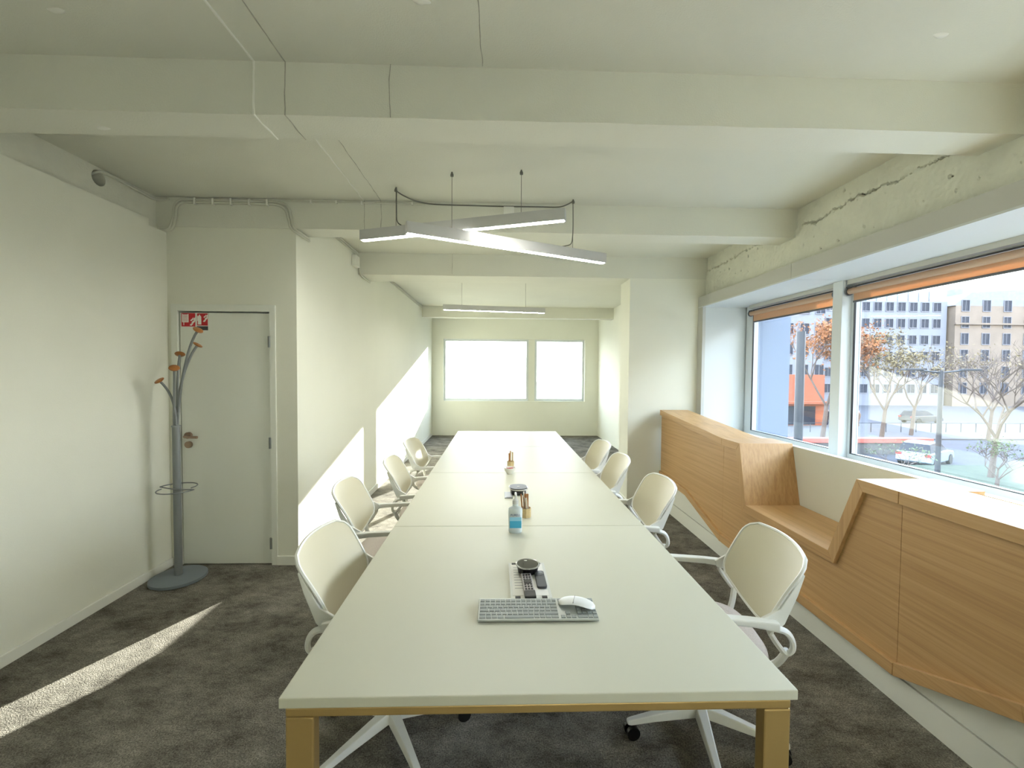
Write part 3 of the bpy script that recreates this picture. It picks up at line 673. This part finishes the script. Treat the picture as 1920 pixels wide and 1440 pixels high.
tag(MB().box(XC, XC + 0.045, 4.80, 4.93, 2.75, 2.87).build('wall_box', M_trim, None, bevel=0.004), 'small white box high on the passage wall under the conduits', 'junction box')

# ------------------------------------------------------------------ roller blinds
def blind(label, ya, yb, zb):
    t = thing('roller_blind', label, 'blind', (XG - 0.09, 0, 0), group='beige roller blinds')
    MB().box(-0.015, 0.035, yb, ya, 2.318, 2.354).build('head_rail', M_fascia, t)
    MB().box(-0.022, -0.012, yb, ya, 2.286, 2.296).build('shadow_slot', M_black, t)
    MB().tube([(0.0, yb, 2.262), (0.0, ya, 2.262)], 0.024, 16).build('roll', M_blind, t, smooth=True)
    for y in (ya - 0.006, yb + 0.006): MB().tube([(0.0, y - 0.006, 2.262), (0.0, y + 0.006, 2.262)], 0.033, 16).build('end_bracket', M_tubegrey, t, smooth=True)
    MB().box(0.018, 0.020, yb + 0.03, ya - 0.03, zb, 2.262).build('fabric', M_blind, t)
    MB().box(0.012, 0.026, yb + 0.03, ya - 0.03, zb - 0.016, zb).build('bottom_bar', M_tubegrey, t, bevel=0.003)
blind('short beige roller blind on the far narrow window', 4.76, 3.53, 2.175)
blind('long beige roller blind at the top of the large window', 3.405, 0.92, 2.185)
blind('beige roller blind on the window beside the camera', 0.8, -1.68, 2.18)

# ------------------------------------------------------------------ things on the table
Z = TZ
kb = thing('keyboard', 'slim grey computer keyboard near the front of the table', 'keyboard', (-0.068, 1.437, Z), R(-0.3))
KW, KD = 0.42, 0.125
kt = Matrix.Rotation(R(3.2), 4, 'X')
MB(kt).box(0, KW, 0, KD, 0.004, 0.012).build('case', M_kb, kb, bevel=0.003)
MB().tube([(0.015, KD - 0.012, 0.0075), (KW - 0.015, KD - 0.012, 0.0075)], 0.0075, 10).build('rear_foot', M_kb, kb, smooth=True)
keymesh = {}
def key(x, y, w_, h_):
    kk = (round(w_, 4), round(h_, 4))
    if kk not in keymesh:
        me = MB().box(0, w_, 0, h_, 0, 0.0028).mesh('key', bevel=0.0008, seg=1); me.materials.append(M_key); keymesh[kk] = me
    o = bpy.data.objects.new('key', keymesh[kk]); COL.objects.link(o); o.parent = kb
    o.matrix_local = kt @ Matrix.Translation((x, y, 0.0118))
pit, kh = 0.0187, 0.0175; rowy = [0.007 + 0.0192 * i for i in range(6)]
rows = [[1.2, 1, 1, 1.2, 5.2, 1, 1, 1, 1.35], [1.25, 1] + [1] * 10 + [2.65], [1.7] + [1] * 11 + [1.3], [1.45] + [1] * 12 + [1.4], [1] * 13 + [1.9], [1] * 14 + [0.9]]
for ri, rw in enumerate(rows):
    x = 0.006; sc = 0.278 / sum(rw)
    for wd_ in rw:
        key(x, rowy[ri], wd_ * sc - 0.0025, kh - (0.004 if ri == 5 else 0.0015)); x += wd_ * sc
for (x, ri) in ((0.290, 0), (0.3085, 0), (0.327, 0), (0.3085, 1)): key(x, rowy[ri], 0.0155, kh - 0.003)
for ri in (2, 3, 4, 5):
    for j in range(3) if ri > 3 else (): key(0.290 + 0.0185 * j, rowy[ri], 0.0155, kh - 0.003)
for ri in range(6):
    for j in range(4):
        if ri == 0 and j == 0: key(0.349, rowy[0], 0.0335, kh - 0.002); continue
        if ri == 0 and j == 1: continue
        key(0.349 + 0.0178 * j, rowy[ri], 0.0155, kh - 0.002)
# arched mouse lying on the keyboard corner
ms = thing('arched_mouse', 'white arched flat mouse lying on the keyboard corner', 'mouse', (0.286, 1.508, Z + 0.016), R(-17))
vs, fs = [], []; N = 14; W = []
for i in range(N + 1):
    t = i / N; x = -0.066 + 0.132 * t; hw = 0.031 * math.sqrt(max(0.02, 1 - abs(2 * t - 1) ** 5)); z = 0.004 + 0.016 * math.sin(math.pi * min(1, t * 0.9 + 0.05))
    for k in range(10):
        a = 2 * math.pi * k / 10; vs.append((x, hw * math.cos(a), z + 0.0065 * math.sin(a)))
for i in range(N):
    for k in range(10): fs.append((i * 10 + k, i * 10 + (k + 1) % 10, i * 10 + 10 + (k + 1) % 10, i * 10 + 10 + k))
fs += [tuple(range(9, -1, -1)), tuple(range(N * 10, N * 10 + 10))]
MB().add(vs, fs).build('body', M_mouse, ms, smooth=True)
MB().box(-0.010, -0.0085, -0.0255, 0.0255, 0.0215, 0.0265).build('seam', M_grey, ms)
# instruction sheet with black corner feet
sh = thing('printed_sheet', 'white instruction sheet with black corners under the remotes', 'sheet', (0.129, 1.735, Z), R(0.5))
MB().box(-0.079, 0.079, -0.148, 0.148, 0.002, 0.0045).build('sheet', M_acr, sh)
MB().box(-0.070, 0.068, -0.13, 0.135, 0.0045, 0.005).build('print', M_paper, sh)
ln = MB()
for k in range(9): ln.box(-0.06, -0.06 + 0.04 + 0.05 * random.random(), 0.10 - k * 0.022, 0.1035 - k * 0.022, 0.005, 0.0053)
ln.build('printed_lines', M_grey, sh)
for (x, y) in ((-0.052, -0.142), (0.05, -0.142), (-0.055, 0.138), (0.052, 0.138)): MB().box(x - 0.010, x + 0.010, y - 0.007, y + 0.007, 0.0, 0.0065).build('corner_foot', M_black, sh)
# round button device
pk = thing('presentation_button', 'round glossy black wireless button with silver rim on the sheet', 'button', (0.129, 1.80, Z + 0.005))
MB().lathe([(0.03, 0.0), (0.042, 0.003), (0.045, 0.02), (0.050, 0.030)], 32).build('body', M_black, pk, smooth=True)
MB().lathe([(0.048, 0.028), (0.0515, 0.031), (0.0515, 0.034), (0.048, 0.036), (0.045, 0.034)], 32).build('rim', M_chrome, pk, smooth=True)
MB().lathe([(0.0, 0.0345), (0.02, 0.0345), (0.047, 0.0345), (0.047, 0.030)], 32).build('top', M_gloss, pk, smooth=True)
MB().box(-0.014, -0.001, 0.026, 0.032, 0.0345, 0.0352).build('light', M_signw, pk)
# remote controls
rm = thing('remote_control', 'long silver and black remote control pointing at the camera', 'remote', (0.122, 1.655, Z + 0.005), R(2))
MB().box(-0.021, 0.021, -0.09, 0.10, 0.0, 0.016).build('body', M_silver, rm, bevel=0.005)
MB().box(-0.0215, 0.0215, -0.092, -0.045, 0.002, 0.021).build('battery_end', M_black, rm, bevel=0.006)
for j in range(7):
    if j in (3,): continue
    for i in range(3): MB().box(-0.0155 + i * 0.0115, -0.008 + i * 0.0115, -0.036 + j * 0.0185, -0.026 + j * 0.0185, 0.015, 0.018).build('button', M_black, rm)
MB().lathe([(0.009, 0.016), (0.016, 0.016), (0.016, 0.0185), (0.009, 0.0185)], 20, (0, 0.025, 0)).build('ring_pad', M_black, rm)
r2 = thing('flat_remote', 'flat dark grey remote with round touch pad beside the silver one', 'remote', (0.1765, 1.72, Z + 0.005), R(1))
MB().prism(rrect(0.040, 0.135, 0.012), 'z', 0.0, 0.010).build('body', M_dark, r2, bevel=0.002)
MB().lathe([(0.0, 0.011), (0.016, 0.011), (0.0175, 0.0105), (0.0175, 0.009)], 24, (0, 0.042, 0)).build('touch_pad', mat('pad_grey', (84, 86, 88), 0.4), r2, smooth=True)
# sanitiser bottle
bt = thing('sanitiser_bottle', 'clear pump bottle of hand gel with blue label at the table seam', 'bottle', (0.094, 2.262, Z))
MB().lathe([(0.0, 0.0), (0.9, 0.0), (0.97, 0.006), (0.96, 0.03), (1.0, 0.06), (1.02, 0.118), (0.98, 0.130), (0.6, 0.138), (0.42, 0.142), (0.42, 0.155), (0.0, 0.155)], 28, (0, 0, 0), 0.037, 0.024).build('body', M_gel, bt, smooth=True)
lb = MB().box(-0.031, 0.031, -0.0255, -0.0235, 0.03, 0.068).build('label', M_gelblue, bt)
MB().box(-0.031, 0.031, -0.0253, -0.0235, 0.068, 0.088).build('label_fade', mat('label_pale', (150, 206, 230), 0.35), bt)
MB().lathe([(0.015, 0.153), (0.016, 0.156), (0.016, 0.172), (0.009, 0.18), (0.006, 0.182), (0.006, 0.205), (0.0, 0.205)], 18).build('pump_collar', M_cap, bt, smooth=True)
MB().tube(smooth_path([(0, 0.006, 0.205), (0, -0.004, 0.212), (0, -0.03, 0.208), (0, -0.034, 0.198)], 4), 0.006, 10).build('pump_head', M_cap, bt, smooth=True)
def text(s, size, m, parent, loc, rot, name='lettering'):
    cu = bpy.data.curves.new(name, 'FONT'); cu.body = s; cu.size = size; cu.align_x = 'CENTER'; cu.extrude = 0.0004
    o = bpy.data.objects.new(name, cu); COL.objects.link(o)
    me = bpy.data.meshes.new_from_object(o.evaluated_get(bpy.context.evaluated_depsgraph_get())); bpy.data.objects.remove(o, do_unlink=True)
    o = link(name, me, m, parent); o.location = loc; o.rotation_euler = rot; return o
text('PURELL', 0.0165, M_navy, bt, (0.0, -0.0262, 0.094), (R(90), 0, 0))
# wooden cup with stirrers
def cup(label, loc, sticks, n):
    c = thing('wooden_cup', label, 'cup', loc)
    MB().lathe([(0.0, 0.0), (0.030, 0.0), (0.031, 0.055), (0.028, 0.055), (0.027, 0.006), (0.0, 0.006)], 8).build('cup', M_cup, c)
    for k in range(n):
        a = random.random() * 6.28; r_ = 0.022 * random.random() ** 0.5; h = 0.10 + 0.045 * random.random()
        x, y = r_ * math.cos(a), r_ * math.sin(a); q = a + 0.4
        m = random.choice(sticks)
        MB(Matrix.Translation((x, y, 0.008)) @ Matrix.Rotation(q, 4, 'Z') @ Matrix.Rotation(R(random.uniform(-7, 7)), 4, 'X')).box(-0.0045, 0.0045, -0.0012, 0.0012, 0, h).build('stirrer', m, c)
    return c
cup('pale wooden cup of stir sticks behind the gel bottle', (0.166, 2.50, Z), [M_stickw, M_stickw, M_stickb], 22)
cup('far wooden cup of sticks behind the white bowl', (0.112, 3.80, Z), [M_stickb, M_cup], 8)
# speakerphone
sp_ = thing('speakerphone', 'black speakerphone with rounded silver edge in the middle of the table', 'speakerphone', (0.144, 2.99, Z), R(4))
prf = rrect(0.13, 0.15, 0.055, 6)
MB().prism([(x * 0.8, y * 0.8) for x, y in prf], 'z', 0.0, 0.034).build('foot', M_black, sp_, bevel=0.004)
MB().prism(prf, 'z', 0.034, 0.043).build('edge_band', M_chrome, sp_, bevel=0.003)
MB().prism([(x * 0.93, y * 0.93) for x, y in prf], 'z', 0.042, 0.047).build('top_grille', M_black, sp_, bevel=0.002)
MB().box(-0.008, 0.008, -0.006, 0.006, 0.047, 0.0478).build('logo_light', M_signw, sp_)
tb2 = thing('table_socket', 'small silver socket lid beside the speakerphone', 'socket', (0.081, 2.93, Z))
MB().box(-0.035, 0.02, -0.07, 0.07, 0.0, 0.006).build('lid', M_grey, tb2, bevel=0.002)
MB().box(-0.025, 0.01, -0.06, -0.045, 0.006, 0.008).build('catch', M_silver, tb2)
# bowl of red sweets
bw = thing('white_bowl', 'small white bowl on the table holding red sweets', 'bowl', (0.098, 3.55, Z))
MB().lathe([(0.0, 0.0), (0.022, 0.0), (0.024, 0.006), (0.044, 0.03), (0.050, 0.055), (0.047, 0.055), (0.04, 0.032), (0.02, 0.011), (0.0, 0.009)], 28).build('bowl', M_bowl, bw, smooth=True)
for k, (x, y) in enumerate(((0.0, 0.0), (0.018, 0.006), (-0.014, 0.014), (0.004, -0.018), (0.012, 0.022))):
    o = MB(Matrix.Rotation(R(37 * k), 4, 'Z')).prism(rrect(0.02, 0.03, 0.006, 3), 'z', -0.006, 0.006).build('wrapped_sweet', M_redw, None, bevel=0.002)
    o.location = (0.098 + x, 3.55 + y, Z + 0.040 + 0.004 * (k == 0)); tag(o, 'red wrapped sweet in the white bowl', 'sweet', 'red sweets in the bowl')

# ------------------------------------------------------------------ outside: street
ZS = -4.2
struct('street', MB().box(-120, 190, -150, 220, ZS - 0.3, ZS), M_asph, 'grey street below the windows')
struct('pavement', MB().box(XG + 0.2, 60, 36, 47, ZS, ZS + 0.12), M_pave, 'pale pavement across the street')
struct('lawn', MB().box(12, 50, 12, 25, ZS, ZS + 0.25), M_grass, 'green bank under the bare shrubs')
def building(name, label, x0, x1, y, h, m, cols, rows, ww, wh, cat='building', dep=14):
    b = thing(name, label, cat, (x0, y, ZS))
    MB().box(0, x1 - x0, 0, dep, 0, h).build('wall', m, b)
    me = MB().box(-ww / 2, ww / 2, -0.03, 0.03, 0, wh).mesh('pane'); me.materials.append(M_glassd)
    fm = MB().box(-ww / 2 - 0.1, ww / 2 + 0.1, -0.12, 0.0, -0.12, 0.0).box(-ww / 2 - 0.1, ww / 2 + 0.1, -0.10, 0.0, wh, wh + 0.1).box(-ww / 2 - 0.1, -ww / 2, -0.1, 0, 0, wh).box(ww / 2, ww / 2 + 0.1, -0.1, 0, 0, wh).box(-0.03, 0.03, -0.05, 0, 0, wh).mesh('window'); fm.materials.append(M_wframe)
    for z in rows:
        for x in cols:
            o = link('window', fm, None, b); o.location = (x - x0, 0, z - ZS); p = link('pane', me, None, o)
    return b
Yb = 75.0
wc = [935 + 0]  # columns from the picture spacing, in metres at the facade
colsw = [52.6 + 2.2 * k for k in range(13)]
rowz = [-2.2 + 2.95 * k for k in range(6)]
bw1 = building('office_block', 'pale modern office block with rows of square dark windows', 50.5, 80.9, Yb, 18.8, M_facw, colsw, [z + 0.3 for z in rowz], 1.35, 1.5)
MB().box(1, 29, 2, 12, 18.8, 21.0).build('glazed_attic', mat('attic_glass', (140, 170, 190), 0.3), bw1)
for k in range(15): MB().box(1 + k * 2 - 0.06, 1 + k * 2 + 0.06, 1.9, 2.0, 18.8, 21.0).build('attic_mullion', M_wframe, bw1)
colsb = [83.2 + 3.9 * k for k in range(7)]
bw2 = building('stone_apartment_block', 'warm beige stone apartment block with tall windows', 81.4, 110, Yb - 1, 18.0, M_facb, colsb, [z + 0.3 for z in rowz], 1.3, 1.9)
MB().prism([(-0.4, 18.0), (29.2, 18.0), (28, 22.0), (3, 20.4)], 'y', 0.0, 13).build('mansard_roof', M_slate, bw2)
MB().box(-0.3, 29.1, -0.4, 0, 14.6, 14.9).build('cornice', M_facb, bw2); MB().box(3.0, 4.6, 3, 4.5, 20, 21.6).build('chimney', M_slate, bw2)
bw3 = building('corner_block', 'grey-white block seen at the left edge of the far window', 30, 46.5, 60, 20, M_facw, [32.2 + 2.3 * k for k in range(7)], [z + 0.5 for z in rowz], 1.3, 1.5)
bw4 = building('sky_blocker', 'unseen long pale block added past the right edge to hold back sky light', 34, 62, -70, 17, M_facb, [], [], 1.3, 1.9, dep=66)  # added out of view to cut the sky light reaching the pier
og = thing('orange_pavilion', 'orange shop pavilion across the street behind the mast', 'kiosk', (30.2, 45, ZS))
MB().box(0, 5.0, 0, 4, 0, 5.6).build('wall', M_orange, og); MB().box(0.6, 4.0, -0.08, 0, 0.2, 2.2).build('shop_window', M_glassd, og); MB().box(-0.3, 5.3, -1.0, 0, 2.5, 2.75).build('canopy', M_orange, og)
rw_ = thing('terrace_ledge', 'low red ledge along the terrace below the far window', 'wall', (20.5, 29.5, ZS))
MB().box(0, 10.5, 0, 0.5, 0, 0.85).build('wall', M_pave, rw_); MB().box(-0.1, 10.6, -0.1, 0.6, 0.85, 1.15).build('red_cap', M_redwall, rw_)
# fence along the pavement
rl = thing('street_railing', 'thin dark street railing along the far pavement', 'railing', (0, 40, ZS))
MB().tube([(24, 0, 1.0), (56, 0, 1.0)], 0.03, 6).build('top_rail', M_pole, rl)
for k in range(22): MB().tube([(24 + k * 1.5, 0, 0), (24 + k * 1.5, 0, 1.0)], 0.035, 6).build('post', M_pole, rl)
# masts
tag(MB().tube([(8.65, 12.0, ZS), (8.65, 12.0, 2.78)], 0.115, 14).lathe([(0.22, 0), (0.22, 0.1), (0.13, 0.4)], 14, (8.65, 12.0, ZS)).build('street_mast', M_pole, None, smooth=True), 'thick blue-grey mast seen through the far narrow window', 'mast')
lp_ = thing('street_lamp', 'slim street lamp with two level arms outside the large window', 'lamp post', (21.4, 20, ZS))
MB().tube([(0, 0, 0), (0, 0, 5.95)], [0.12, 0.085], 10).build('post', M_pole, lp_, smooth=True)
for s in (-1, 1):
    a = MB().tube([(0, 0, 5.85), (s * 1.2, 0, 5.98)], 0.035, 8).build('arm', M_pole, lp_, smooth=True); MB().box(min(s * 1.0, s * 1.9), max(s * 1.0, s * 1.9), -0.14, 0.14, 5.95, 6.05).build('lamp_head', M_pole, a, bevel=0.02)
# trees
def tree(label, loc, h, spread, m, nleaf, leaf, seed, depth=4, name='street_tree'):
    rd = random.Random(seed); t = thing(name, label, 'tree', loc); mb = MB(); tips = []
    def grow(p, dvec, L, r, d):
        q = p + dvec * L; mid = p.lerp(q, 0.5) + Vector((rd.uniform(-1, 1), rd.uniform(-1, 1), 0)) * L * 0.05
        mb.tube([p, mid, q], [r, r * 0.82, r * 0.66], 5)
        if d <= 2: tips.append((q, L))
        if d == 0: return
        for k in range(rd.choice((2, 3, 3))):
            a = rd.uniform(0, 6.28); tl = rd.uniform(0.35, 0.75) * spread
            nd = (dvec + Vector((math.cos(a) * tl, math.sin(a) * tl, rd.uniform(0.0, 0.25)))).normalized()
            grow(q if k == 0 else p.lerp(q, rd.uniform(0.6, 1)), nd, L * rd.uniform(0.62, 0.82), r * 0.62, d - 1)
    trunk = MB().tube([(0, 0, 0), (0.03 * h, 0, h * 0.3)], [h * 0.018, h * 0.013], 8).build('trunk', M_bark, t, smooth=True)
    for k in range(3): 
        a = k * 2.1 + rd.random(); grow(Vector((0.03 * h, 0, h * 0.29)), Vector((0.5 * math.cos(a) * spread, 0.5 * math.sin(a) * spread, 1)).normalized(), h * 0.24, h * 0.009, depth)
    mb.build('branches', M_bark, t, kind='stuff')
    if nleaf:
        lv = MB(); vs, fs = [], []
        for k in range(nleaf):
            q, L = rd.choice(tips); c = q + Vector((rd.gauss(0, 1), rd.gauss(0, 1), rd.gauss(0, 1))) * L * 0.45
            a, b = Vector((rd.gauss(0, 1), rd.gauss(0, 1), rd.gauss(0, 1))).normalized(), Vector((rd.gauss(0, 1), rd.gauss(0, 1), rd.gauss(0, 1))).normalized()
            s = leaf * rd.uniform(0.6, 1.3); i = len(vs); vs += [c + a * s, c + b * s * 0.6, c - a * s, c - b * s * 0.6]; fs.append((i, i + 1, i + 2, i + 3))
        me = bpy.data.meshes.new('leaves'); me.from_pydata(vs, [], fs); link('leaves', me, m, t, kind='stuff')
    return t
tree('orange autumn tree behind the mast in the far narrow window', (26.5, 34, ZS), 10.5, 1.0, M_leafo, 4200, 0.12, 3)
tree('straw coloured tree at the left of the large window', (31.0, 33.5, ZS), 9.5, 1.1, M_leafy, 2600, 0.11, 5)
tree('thin bare tree in the middle of the large window', (38, 38, ZS), 9.0, 1.0, M_leafy, 500, 0.10, 8)
tree('bare winter tree at the right of the large window', (26.5, 22, ZS), 8.0, 1.2, M_leafy, 120, 0.08, 11, depth=5)
tree('second bare tree behind the street lamp', (43, 36, ZS), 8.5, 1.1, M_leafy, 250, 0.1, 19, depth=5)
for k, (x, y, l) in enumerate(((19.0, 19.5, 'leafless shrub on the bank, left of the lamp'), (22.6, 18.5, 'leafless shrub on the bank, right of the lamp'), (25.0, 20.5, 'leafless shrub at the foot of the bare tree'))):
    tree(l, (x, y, ZS + 0.2), 2.9, 1.6, M_leafg, 160, 0.06, 30 + k, depth=4, name='bare_shrub')
# cars
def car(label, loc, rz, m):
    c = thing('parked_car', label, 'car', loc, rz)
    low = [(-2.0, 0.35), (-1.95, 0.75), (-1.85, 0.92), (0.85, 0.95), (1.75, 0.82), (2.0, 0.62), (2.02, 0.35), (1.75, 0.25), (-1.8, 0.25)]
    MB().prism(low, 'y', -0.86, 0.86).build('body', m, c, bevel=0.06)
    cab = MB(); vs = []
    for (x, z, hw) in ((-1.85, 0.9, 0.8), (-1.55, 1.42, 0.64), (0.1, 1.48, 0.64), (0.95, 0.92, 0.8)): vs += [(x, -hw, z), (x, hw, z)]
    cab.add(vs, [(0, 2, 4, 6), (1, 7, 5, 3), (0, 1, 3, 2), (2, 3, 5, 4), (4, 5, 7, 6), (0, 6, 7, 1)]); cab.build('glasshouse', M_glassd, c, bevel=0.03)
    MB().prism([(-1.56, 1.42), (-0.7, 1.5), (0.1, 1.48), (-0.7, 1.44)], 'y', -0.64, 0.64).build('roof', m, c)
    for x in (-1.25, 1.25):
        for y in (-0.8, 0.8): MB().tube([(x, y - 0.1, 0.32), (x, y + 0.1, 0.32)], 0.32, 18).build('wheel', M_tyre, c, smooth=True)
    for y in (-0.7, 0.7): MB().box(-2.02, -1.9, y - 0.14, y + 0.14, 0.68, 0.86).build('tail_light', M_tail, c)
car('pale blue hatchback parked below the large window', (27.6, 26.6, ZS), R(28), M_carw)
car('dark car parked in front of the office block', (49.6, 48.5, ZS), R(5), M_card)
car('dark car passing the orange pavilion', (37.4, 50, ZS), R(0), M_card)
# people on the far pavement
def person(label, x, y, rz, m):
    v = [(0, 0, 0.92), (0, 0, 1.15), (0, 0, 1.40), (0, 0, 1.52), (0, 0, 1.62), (0, 0, 1.72), (0, 0.2, 1.40), (0.03, 0.26, 1.12), (0.1, 0.24, 0.88), (0, -0.2, 1.40), (-0.03, -0.26, 1.12), (0.05, -0.25, 0.86),
         (0, 0.1, 0.88), (0.1, 0.11, 0.48), (0.06, 0.11, 0.06), (0.2, 0.12, 0.03), (0, -0.1, 0.88), (-0.06, -0.11, 0.5), (-0.16, -0.11, 0.08), (-0.02, -0.12, 0.03)]
    e = [(0, 1), (1, 2), (2, 3), (3, 4), (4, 5), (2, 6), (6, 7), (7, 8), (2, 9), (9, 10), (10, 11), (0, 12), (12, 13), (13, 14), (14, 15), (0, 16), (16, 17), (17, 18), (18, 19)]
    rad = [0.15, 0.15, 0.15, 0.06, 0.1, 0.085, 0.08, 0.06, 0.045, 0.08, 0.06, 0.045, 0.1, 0.07, 0.05, 0.04, 0.1, 0.07, 0.05, 0.04]
    me = bpy.data.meshes.new('person'); me.from_pydata(v, e, []); o = bpy.data.objects.new('person', me); COL.objects.link(o)
    sk = o.modifiers.new('skin', 'SKIN'); 
    for i, q in enumerate(me.skin_vertices[0].data): q.radius = (rad[i], rad[i]); q.use_root = (i == 0)
    sb = o.modifiers.new('sub', 'SUBSURF'); sb.levels = sb.render_levels = 1
    m2 = bpy.data.meshes.new_from_object(o.evaluated_get(bpy.context.evaluated_depsgraph_get())); o.modifiers.clear(); o.data = m2
    m2.materials.clear(); m2.materials.append(m); m2.materials.append(M_skin)
    for p in m2.polygons: p.use_smooth = True; p.material_index = 1 if p.center.z > 1.53 else 0
    o.location = (x, y, ZS + 0.12); o.rotation_euler = (0, 0, rz); tag(o, label, 'person')
person('person in a dark coat walking past the far window', 36.0, 45.5, R(200), M_coat1)
person('person in a brown coat on the pavement, just right of the window post', 38.2, 44.0, R(180), M_coat2)
